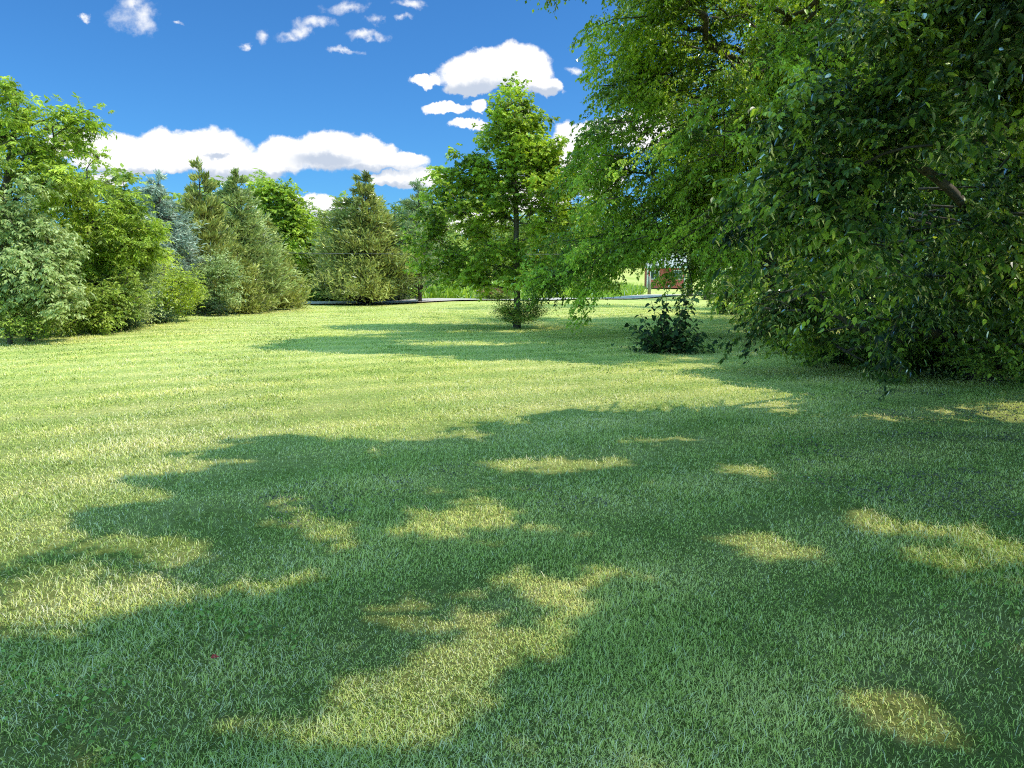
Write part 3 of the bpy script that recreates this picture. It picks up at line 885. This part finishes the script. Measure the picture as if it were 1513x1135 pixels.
PA = seeds([-6.5, 14], [1.5, 20], 7, 11.5, 6000, lambda P: (project(P)[1] < -50) & (P[:, 1] > 14.5) & (P[:, 0] > .2) & (P[:, 0] < 3.6), 300)
PA = np.concatenate([PA, seeds([-4.5, 14.3], [2, 18.0], 7.5, 11.5, 6000, lambda P: (project(P)[1] < -30) & (P[:, 1] > 14), 260), seeds([.5, 14.2], [9, 23.5], 4.2, 9, 3000, lambda P: project(P)[0] > 930, 330)])
print('hanging seeds', len(PA))

# --- right hand side: hanging trees
yA = 20.0
bA = ground_at(1138, 21.5)
trA = [bA, at(1136, 420, 21.5), at(1138, 330, 21.2), at(1145, 200, 21), at(1160, 60, 21), at(1175, -80, 21), at(1170, -200, 21)]
broadleaf('hanging_tree', 'tall small-leaved tree with drooping branches reaching left over the lawn', 'tree', bA, trA,
          [blob(955, 70, yA, 70, 80, 1.6), blob(930, 170, yA, 52, 60, 1.6), blob(990, -40, yA, 90, 70, 1.8), blob(1000, 240, yA, 100, 90, 2.0), blob(905, 270, yA, 44, 60, 1.4),
           blob(930, 345, yA, 76, 44, 1.6), blob(870, 385, yA, 54, 42, 1.1), blob(1050, 330, yA, 90, 74, 2.5), blob(1090, 160, yA, 120, 110, 2), blob(1200, 90, 22, 110, 100, 1.8), blob(1180, 250, 22, 120, 120, 2.0), blob(1030, 120, yA, 90, 90, 2), blob(1110, 10, yA, 110, 70, 1.5),
           blob(825, 405, yA, 20, 26, .6), blob(1010, 352, yA + 1, 90, 22, 1.2), blob(1060, -60, 20, 90, 70, 1.6)],
          'elm', 21, ncl=520, spc=34, k=11, bough=1.4, bdrop=.75, slen=.55, L=.095, W=.058, droop=.45, r0=.24, hang=.5, shell=2.2, mask=True, extra=PA, twigs=.04)

bB = ground_at(1468, 11.6)
trB = [bB, at(1466, 420, 11.6), at(1460, 330, 11.5), at(1450, 220, 11.3), at(1440, 90, 11), at(1430, -60, 11)]
broadleaf('glossy_tree', 'big dark glossy-leaved tree sweeping down to the lawn at right', 'tree', bB, trB,
          [blob(1200, 310, 8.6, 90, 100, .9), blob(1165, 440, 12.0, 48, 42, .7), blob(1180, 420, 10.2, 60, 50, .7), blob(1290, 190, 8.4, 110, 110, 1.2), blob(1310, 360, 9.6, 110, 100, 1.2), blob(1290, 485, 11.6, 80, 52, .9),
           blob(1420, 330, 10, 120, 130, 1.4), blob(1420, 150, 9, 120, 110, 1.6), blob(1425, 470, 11.2, 90, 70, 1.0), blob(1510, 250, 10.4, 100, 130, 1.5), blob(1380, 60, 8.8, 120, 70, 1.2), blob(1240, 90, 9.5, 80, 80, 1.0), blob(1140, 200, 9.6, 60, 70, .8), blob(1120, 320, 10, 60, 60, .7),
           blob(1225, 505, 12.6, 46, 28, .6), blob(1350, 440, 12.8, 130, 90, .8)],
          'near', 22, ncl=430, spc=32, k=12, bough=1.15, bdrop=.6, slen=.48, L=.088, W=.05, droop=.4, r0=.2, hang=.5, side=.8, shell=2.0, mask=True, shape='ovate', twigs=.03)

g2 = rngE.uniform([3.9, 9.2], [9.5, 14.5], (300, 2)); h2 = rngE.uniform(6.6, 9.2, 300)
PF = np.stack([g2[:, 0] + SUN[0] * h2 / SUN[2], g2[:, 1] + SUN[1] * h2 / SUN[2], h2], 1)  # unseen extra boughs added to block sun from the lower glossy tree
PE = np.concatenate([PE, PF[unseen(PF)]])
bE = np.array([10.2, 5.6, 0.])
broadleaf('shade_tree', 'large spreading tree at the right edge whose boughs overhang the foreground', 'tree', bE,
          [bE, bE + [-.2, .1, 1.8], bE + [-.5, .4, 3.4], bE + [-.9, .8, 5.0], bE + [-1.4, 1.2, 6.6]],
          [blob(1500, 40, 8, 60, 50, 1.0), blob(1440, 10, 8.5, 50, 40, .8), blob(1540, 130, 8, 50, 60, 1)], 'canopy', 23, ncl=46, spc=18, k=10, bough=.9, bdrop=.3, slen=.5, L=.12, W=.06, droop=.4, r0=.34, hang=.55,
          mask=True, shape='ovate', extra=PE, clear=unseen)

# more wood standing behind those, closing the view
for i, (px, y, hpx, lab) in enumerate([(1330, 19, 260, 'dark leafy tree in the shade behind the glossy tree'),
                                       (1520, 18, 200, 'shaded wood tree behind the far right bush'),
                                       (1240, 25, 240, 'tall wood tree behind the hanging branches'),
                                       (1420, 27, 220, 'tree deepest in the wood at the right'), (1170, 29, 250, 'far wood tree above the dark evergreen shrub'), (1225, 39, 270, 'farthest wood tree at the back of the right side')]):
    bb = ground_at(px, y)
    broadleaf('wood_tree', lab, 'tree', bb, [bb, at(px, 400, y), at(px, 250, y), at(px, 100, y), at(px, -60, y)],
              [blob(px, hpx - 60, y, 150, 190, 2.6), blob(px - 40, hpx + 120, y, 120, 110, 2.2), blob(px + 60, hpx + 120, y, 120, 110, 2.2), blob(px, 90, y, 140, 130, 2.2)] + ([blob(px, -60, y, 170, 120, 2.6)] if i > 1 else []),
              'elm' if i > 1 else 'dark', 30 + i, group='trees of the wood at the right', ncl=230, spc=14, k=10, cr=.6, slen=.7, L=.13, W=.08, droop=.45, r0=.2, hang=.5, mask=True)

bush('edge_bush', 'fine-leaved light green bush at the far right edge of the lawn', 'bush', 1490, 11.3,
     [blob(1490, 500, 11.2, 50, 55, .5), blob(1510, 440, 11.3, 45, 45, .5), blob(1450, 535, 11.0, 35, 26, .4), blob(1530, 520, 11.2, 50, 50, .5)], 'shrub', 41, ncl=110, spc=12, k=12, cr=.22, slen=.35, L=.05, W=.026, hang=.2, r0=.03)
for i, (px, y, s, lab) in enumerate([(1310, 13.0, 26, 'low leafy sapling under the left side of the glossy tree'), (1390, 12.2, 24, 'low broadleaf seedling clump under the middle of the glossy tree'),
                                     (1250, 13.8, 22, 'dark low seedling clump beside the sweeping branch tips'), (1180, 15.5, 24, 'shaded undergrowth clump left of the glossy tree')]):
    v = at(px, 400, y); gz = project(np.array([[v[0], y, 0.]]))[1][0]
    bush('undergrowth_plant', lab, 'plant', px, y, [blob(px, gz - s * .7, y, s * 1.5, s, .4)], 'dark' if i else 'near', 43 + i, group='undergrowth along the wood edge', ncl=34, spc=7, k=7, cr=.16, slen=.22, L=.09, W=.05, hang=.3, r0=.015, shape='ovate')

# dark evergreen under the hanging branches
conifer('evergreen_shrub', 'dark evergreen shrub under the hanging branches with sunlit yellow tips', 1095, 372, 33, 46, 'cedar_green', 47, n_br=150, sprays=60, up=.2, prof=.6, cat='bush')


# big-leaved sprout clump on the lawn
def sprout_clump():
    rng = np.random.default_rng(51)
    y = 16.0; b = ground_at(992, y)
    root = empty('sprout_clump', b); tag(root, 'dark clump of upright shoots with big heart-shaped leaves on the lawn', 'bush')
    st = Tubes(); P, D, N, L = [], [], [], []
    stems = [(945, 462, .2), (962, 444, 0), (978, 436, .1), (1018, 430, .1), (975, 462, -.2), (985, 440, .1), (1002, 470, .3), (1012, 436, 0), (1022, 442, .1), (1035, 472, -.1), (1040, 490, .2), (955, 490, -.2), (1000, 490, -.3), (1020, 485, -.3), (970, 488, .3), (930, 478, 0), (1008, 455, -.15), (990, 480, -.4), (950, 500, -.3), (1034, 500, -.3)]
    for px, py, dy in stems:
        tip = at(px, py, y + dy); s = b + (tip - b) * np.array([.35, .35, 0]) + rng.normal(size=3) * [.05, .05, 0]
        s[2] = 0
        mid = (s + tip) / 2 + np.array([0, 0, .08])
        t = np.linspace(0, 1, 7)[:, None]
        pts = s * (1 - t) ** 2 + 2 * mid * t * (1 - t) + tip * t * t
        st.add(pts, np.linspace(.012, .004, 7), 5)
        k = int(10 + 8 * (tip[2]))
        for j in range(k):
            u = .12 + .88 * (j + rng.random() * .5) / k
            p = s * (1 - u) ** 2 + 2 * mid * u * (1 - u) + tip * u * u
            az = j * 2.4 + rng.random(); d = np.array([math.cos(az), math.sin(az), -.25 - .4 * rng.random()])
            q = p + d * [.06, .06, .0]
            st.add([p, (p + q) / 2 + UP * .01, q], .003, 3)
            P.append(q); D.append(d); N.append(UP + rng.normal(size=3) * .35 + d * .4); L.append(rng.uniform(.11, .22) * (1 - .3 * u))
    for q in range(520):
        p = b + np.array([rng.normal() * .42, rng.normal() * .3, abs(rng.normal()) * .22 + .03])
        az = rng.random() * 6.28; d = np.array([math.cos(az), math.sin(az), -.3])
        P.append(p); D.append(d); N.append(UP + rng.normal(size=3) * .4); L.append(rng.uniform(.05, .13))
    st.build('stems', M['bark'], root)
    P, D, N, L = map(np.array, (P, D, N, L))
    V, fs, lo, tn = leaf_arrays(P, norm(D), norm(N), L, L * .85, rng, 'heart', fold=.3, curl=.3)
    mesh_np('foliage', V, fs, lo, M['dark'], tn, root)


sprout_clump()

# --- left hand hedge row, near to far
b = ground_at(10, 20.5)
broadleaf('feathery_tree', 'tall feathery-leaved green tree at the left edge of the photo', 'tree', b, [b, at(8, 380, 20.5), at(10, 280, 20.5), at(20, 200, 20.5), at(25, 140, 20.5)],
              [blob(8, 168, 20.3, 46, 42, 1.1), blob(30, 205, 20.2, 50, 40, 1.0), blob(85, 185, 20.3, 30, 20, .6), blob(45, 215, 20.3, 55, 40, 1), blob(10, 280, 20.3, 70, 60, 1.2), blob(-60, 220, 20.5, 70, 90, 1.4), blob(-60, 330, 20.5, 80, 90, 1.4), blob(70, 265, 20.3, 45, 40, .8)],
              'walnut', 61, ncl=170, spc=18, k=15, bough=.8, bdrop=.35, slen=.5, L=.14, W=.05, droop=.35, r0=.14, hang=.35, pinnate=True, side=.9)
b = ground_at(140, 23)
broadleaf('feathery_tree', 'shorter bright green feathery tree right of the tall edge tree', 'tree', b, [b, at(140, 400, 23), at(135, 320, 23), at(128, 250, 23)],
          [blob(122, 235, 22.6, 22, 24, .5), blob(115, 290, 22.6, 48, 36, .9), blob(150, 340, 22.6, 54, 44, 1), blob(120, 400, 22.6, 60, 46, 1), blob(190, 360, 22.8, 34, 40, .8), blob(170, 305, 22.6, 28, 24, .6)],
          'walnut', 62, ncl=170, spc=18, k=15, bough=.75, bdrop=.4, slen=.48, L=.13, W=.048, droop=.35, r0=.1, hang=.35, pinnate=True, side=.9)
S = 'shrubs of the hedge row at the left'
bush('hedge_shrub', 'tall pale silvery-leaved shrub at the left edge under the feathery tree', 'shrub', 35, 18.8,
     [blob(30, 330, 18.9, 62, 56, 1), blob(70, 400, 18.7, 46, 50, .9), blob(-20, 400, 18.8, 60, 70, 1), blob(50, 450, 18.6, 60, 34, .9), blob(20, 280, 19, 40, 30, .7)], 'pale', 63, S, ncl=190, spc=17, k=10, bough=.6, bdrop=.5, slen=.42, L=.115, W=.055, hang=.5, gapf=3, gap=-.8, r0=.08)
bush('hedge_shrub', 'yellow green shrub at the bottom left corner of the hedge', 'shrub', 5, 18.0,
     [blob(0, 465, 18.0, 50, 30, .7), blob(-40, 440, 18, 50, 50, .8), blob(40, 480, 18.0, 34, 16, .5)], 'shrub', 64, S, ncl=150, cr=.22)
bush('hedge_shrub', 'bright shrub with dark hollow base below the shorter feathery tree', 'shrub', 130, 20.8,
     [blob(120, 440, 20.6, 46, 38, .7), blob(160, 430, 21.2, 40, 40, .7), blob(110, 475, 20.4, 60, 14, .5)], 'shrub', 65, S, ncl=130, spc=15, bough=.5, bdrop=.4, slen=.4, hang=.45, L=.09, W=.05, gapf=2.6, gap=-.4)
bush('hedge_shrub', 'pale mid-sized shrub beside the mown lawn left of the yellow one', 'shrub', 190, 23.2,
     [blob(188, 430, 23.0, 34, 34, .7), blob(200, 400, 23.4, 26, 26, .6), blob(180, 465, 23, 40, 14, .5)], 'pale', 66, S, ncl=170, cr=.25, L=.085)
bush('hedge_shrub', 'lime yellow rounded shrub in front of the blue spruce', 'shrub', 240, 26.5,
     [blob(215, 385, 26.8, 34, 34, .8), blob(245, 410, 26.2, 44, 36, .9), blob(270, 430, 26.0, 30, 24, .6), blob(230, 450, 26.2, 50, 16, .7), blob(190, 350, 27.5, 26, 26, .7)], 'lime', 67, S, ncl=180, spc=15, bough=.55, bdrop=.4, slen=.42, L=.085, gapf=3, gap=-.8)
bush('hedge_shrub', 'small pale green shrub in front of the bronze cedar', 'shrub', 322, 31.5,
     [blob(322, 408, 31.5, 27, 30, .7), blob(318, 440, 31.4, 30, 18, .6)], 'pale', 68, S, ncl=120, cr=.28, L=.11, W=.05)
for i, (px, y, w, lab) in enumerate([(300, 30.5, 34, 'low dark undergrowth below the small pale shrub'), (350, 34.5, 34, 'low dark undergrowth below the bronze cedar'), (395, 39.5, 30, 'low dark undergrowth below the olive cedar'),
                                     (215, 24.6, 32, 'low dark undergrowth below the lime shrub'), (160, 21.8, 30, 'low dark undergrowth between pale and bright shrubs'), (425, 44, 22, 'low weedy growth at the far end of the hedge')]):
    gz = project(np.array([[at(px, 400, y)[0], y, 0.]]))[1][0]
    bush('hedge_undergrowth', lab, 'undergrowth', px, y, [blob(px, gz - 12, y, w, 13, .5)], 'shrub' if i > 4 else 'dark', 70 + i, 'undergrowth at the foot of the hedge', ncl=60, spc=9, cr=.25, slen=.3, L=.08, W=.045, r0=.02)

conifer('blue_spruce', 'pale blue-grey spruce among the hedge trees at left', 243, 256, 31, 74, 'spruce', 81, n_br=330, sprays=75, L=.22, W=.045, up=.05, prof=.75, ragged=.35, clr=.26)
CG = 'cedars of the hedge row'
conifer('cedar', 'tall bronze pointed cedar right of the blue spruce', 302, 240, 34, 56, 'cedar', 82, CG, n_br=300, sprays=80, up=1.1, prof=.62, ragged=.3)
conifer('cedar', 'grey-green broad cedar right of the bronze pointed one', 356, 256, 37, 66, 'cedar_green', 83, CG, n_br=300, sprays=80, up=.5, prof=.62, ragged=.5, L=.3)
conifer('cedar', 'olive sloping cedar at the far end of the hedge', 398, 322, 40, 54, 'cedar', 84, CG, n_br=240, sprays=75, up=.5, prof=.6, ragged=.4)
conifer('cedar', 'small olive cedar in front of the grey-green one', 352, 366, 34.5, 40, 'cedar', 85, CG, n_br=170, sprays=75, up=.6, prof=.5, ragged=.35)
conifer('cedar', 'big ragged bronze cedar standing alone beside the road', 543, 258, 48.5, 78, 'cedar', 86, n_br=420, sprays=85, up=.45, prof=.55, ragged=.55, L=.34, W=.09, low=.08)
b = ground_at(620, 50)
conifer('pine', 'thin grey-green pine with bare trunk right of the big cedar', 612, 270, 50, 50, 'pine', 87, n_br=230, sprays=75, up=.5, prof=.5, ragged=.4, L=.3, W=.06, low=.16, base=b)

b = ground_at(410, 52)
broadleaf('roadside_tree', 'bright green round-headed tree rising behind the hedge cedars', 'tree', b, [b, at(410, 380, 52), at(410, 330, 52), at(408, 290, 52)],
          [blob(405, 296, 52, 34, 26), blob(425, 320, 52, 28, 26), blob(400, 345, 52, 40, 40), blob(440, 360, 52, 34, 34)], 'maple', 91, ncl=240, spc=10, k=9, cr=.5, slen=.6, L=.22, W=.17, r0=.16)
b = ground_at(466, 54)
broadleaf('roadside_tree', 'yellow-green tree across the road left of the big cedar', 'tree', b, [b, at(466, 410, 54), at(466, 370, 54)],
          [blob(466, 372, 54, 26, 30), blob(480, 350, 56, 28, 22), blob(458, 405, 54, 28, 26), blob(490, 395, 54, 26, 26)], 'lime', 92, ncl=200, spc=10, k=8, cr=.5, slen=.55, L=.2, W=.13, r0=.12)
RS = 'bushes on the far side of the road'
for i, (px, y, rx, ry, mat, lab) in enumerate([(465, 51.5, 26, 14, 'shrub', 'green bush across the road at the hedge end'), (505, 52.5, 26, 15, 'lime', 'bright bush across the road left of the big cedar foot'),
                                               (570, 53, 30, 14, 'dark', 'dark bush behind the big cedar foot'), (885, 70, 34, 10, 'shrub', 'low bush across the road under the hanging branch tips')]):
    gz = project(np.array([[at(px, 400, y)[0], y, float(terrain(at(px, 400, y)[0], y))]]))[1][0]
    bush('roadside_bush', lab, 'bush', px, y, [blob(px, gz - ry, y, rx, ry, 1)], mat, 94 + i, RS, ncl=80, cr=.4, slen=.5, L=.17, W=.1)

bush('flowering_bush', 'low bush with dusty red flower heads by the road behind the lawn tree', 'bush', 735, 53, [blob(735, 436, 53, 26, 8, .8)], 'shrub', 101, ncl=70, cr=.3, slen=.4, L=.16, W=.05, upb=1.2)
rf = np.random.default_rng(102); fb_ = bpy.data.objects['flowering_bush']
n = 260; c = at(728, 431, 53)
P = c + rf.normal(size=(n, 3)) * [.5, .4, .12]
V, fs, lo, tn = leaf_arrays(P, norm(UP + .4 * rf.normal(size=(n, 3))), rand_unit(rf, n), .22, .12, rf)
mesh_np('flower_heads', V, fs, lo, M['flower'], tn, fb_)['kind'] = 'stuff'

# tall bright weeds between road and wood
rm = np.random.default_rng(111)
n = 60000
mx_, my_ = rm.uniform(-22, 12, n), rm.uniform(54, 80, n)
road_y = np.interp(mx_, [-60, -34, -14, 4, 14], [14, 34, 47.5, 57.5, 66])
k = my_ > road_y + 3.4
mx_, my_ = mx_[k], my_[k]; n = len(mx_)
P = np.stack([mx_, my_, terrain(mx_, my_)], 1)
hh = rm.uniform(.4, .9, n) * np.clip(1 + .4 * sines(np.stack([mx_, my_], 1), .7, 5), .4, 1.6)
V, fs, lo, tn = leaf_arrays(P, norm(UP + .35 * rm.normal(size=(n, 3))), norm(rm.normal(size=(n, 3)) * [1, 1, .2]), hh, .12, rm)
tag(mesh_np('meadow_weeds', V, fs, lo, M['meadow'], tn), 'tall bright yellow-green weeds on the far side of the road', 'weeds', kind='stuff')

# distant trees closing the view, two built and copied
def far_tree(seed, mat, lab):
    b = np.array([0., 0., 0.])
    rng = np.random.default_rng(seed)
    bl = [(np.array([rng.uniform(-1.8, 1.8), rng.uniform(-1.5, 1.5), z]), np.array([r, r, r * .8])) for z, r in ((2.2, 2.6), (3.6, 2.7), (3.2, 2.6), (5.2, 2.4), (6.4, 1.8), (7.4, 1.3))]
    return broadleaf('distant_tree', lab, 'tree', b, [b, b + UP * 2, b + UP * 4.5, b + UP * 7], bl, mat, seed, group='distant trees beyond the road', ncl=170, spc=9, k=8, cr=.6, slen=.8, L=.34, W=.24, r0=.22)


def copy_tree(o, parent=None):
    c = o.copy(); COL.objects.link(c); c.parent = parent
    for ch in o.children: copy_tree(ch, c)
    return c


prot = [far_tree(121, 'far', ''), far_tree(122, 'shrub', ''), far_tree(123, 'lime', '')]
far_spots = [(440, 74, .8, 0, 'distant tree seen in the gap left of the yellow-green roadside tree'), (486, 84, .72, 1, 'distant tree in the gap left of the big cedar top'), (520, 78, .9, 0, 'distant tree hidden low behind the big cedar'),
             (585, 88, .95, 1, 'distant tree between the big cedar and the pine'), (655, 92, .85, 0, 'distant tree just right of the pine trunk'), (700, 98, .8, 2, 'yellowish distant tree behind the left boughs of the lawn tree'),
             (745, 94, .72, 1, 'distant tree directly behind the lawn tree trunk'), (795, 100, .8, 2, 'yellowish distant tree right of the lawn tree trunk'), (840, 92, .85, 0, 'distant tree behind the leftmost hanging branch tips'),
             (890, 104, .9, 1, 'distant tree left of the red shed behind hanging leaves'), (940, 120, .9, 0, 'distant tree on the rise behind the red shed'), (1010, 128, 1.0, 1, 'distant tree on the rise right of the red shed'),
             (1075, 118, 1.0, 0, 'distant tree on the rise above the thin wooden post'), (1130, 105, 1.1, 1, 'distant tree behind the dark evergreen shrub'), (360, 70, 1.05, 0, 'distant tree behind the grey-green cedar'),
             (280, 60, .85, 1, 'distant tree behind the blue spruce'), (180, 48, .8, 0, 'distant tree behind the lime shrub'), (610, 105, .9, 0, 'distant tree filling in behind the pine crown'), (770, 112, .85, 0, 'farthest distant tree behind the lawn tree')]
used = set()
rz = np.random.default_rng(9)
for i, (px, y, s, v, lab) in enumerate(far_spots):
    o = prot[v] if v not in used else copy_tree(prot[v]); used.add(v)
    g_ = ground_at(px, y); o.location = tuple(g_); o.scale = (s * 1.3, s * 1.3, s * 1.22); o.rotation_euler = (0, 0, rz.random() * 6.28); o['label'] = lab

# bare trunks by the driveway under the hanging branches
for px, y, r, lab in ((1020, 62, .2, 'dark straight trunk right of the red shed'), (1047, 56, .24, 'thick dark trunk between the shed and the evergreen shrub')):
    bb = ground_at(px, y)
    broadleaf('roadside_trunk_tree', lab, 'tree', bb, [bb, bb + UP * 1.5, bb + UP * 3.2 + [.1, 0, 0], bb + UP * 5.5 + [.2, 0, 0]], [(bb + UP * 5.2, np.array([2.6, 2.6, 1.6])), (bb + UP * 7, np.array([2, 2, 1.6]))],
              'elm', int(px), group='trees beside the far road', ncl=90, spc=9, k=8, cr=.5, slen=.6, L=.22, W=.14, r0=r)

# one red fallen leaf in the foreground
rl = np.random.default_rng(131)
gx = G(312, 987)
V, fs, lo, tn = leaf_arrays(np.array([[gx[0], gx[1], .045]]), np.array([[1., .2, .1]]), np.array([[.1, -.3, 1.]]), .034, .026, rl, 'ovate', fold=.5)
M['red_leaf'] = leaf_mat('red_leaf', (.25, .02, .02), (.38, .03, .03), (.45, .06, .05), .2)
tag(mesh_np('fallen_leaf', V, fs, lo, M['red_leaf'], tn), 'single red fallen leaf lying in the foreground grass', 'leaf')

# ------------------------------------------------------------------ render settings
sc.render.engine = 'CYCLES'
c = sc.cycles
c.max_bounces = 7; c.diffuse_bounces = 4; c.glossy_bounces = 2; c.transmission_bounces = 5; c.transparent_max_bounces = 6
c.sample_clamp_indirect = 6
c.use_denoising = False
c.pixel_filter_type = 'BLACKMAN_HARRIS'; c.filter_width = 1.1
try:
    c.denoiser = 'OPENIMAGEDENOISE'
except Exception: pass
sc.view_settings.view_transform = 'Standard'; sc.view_settings.look = 'None'; sc.view_settings.exposure = 0; sc.view_settings.gamma = 1
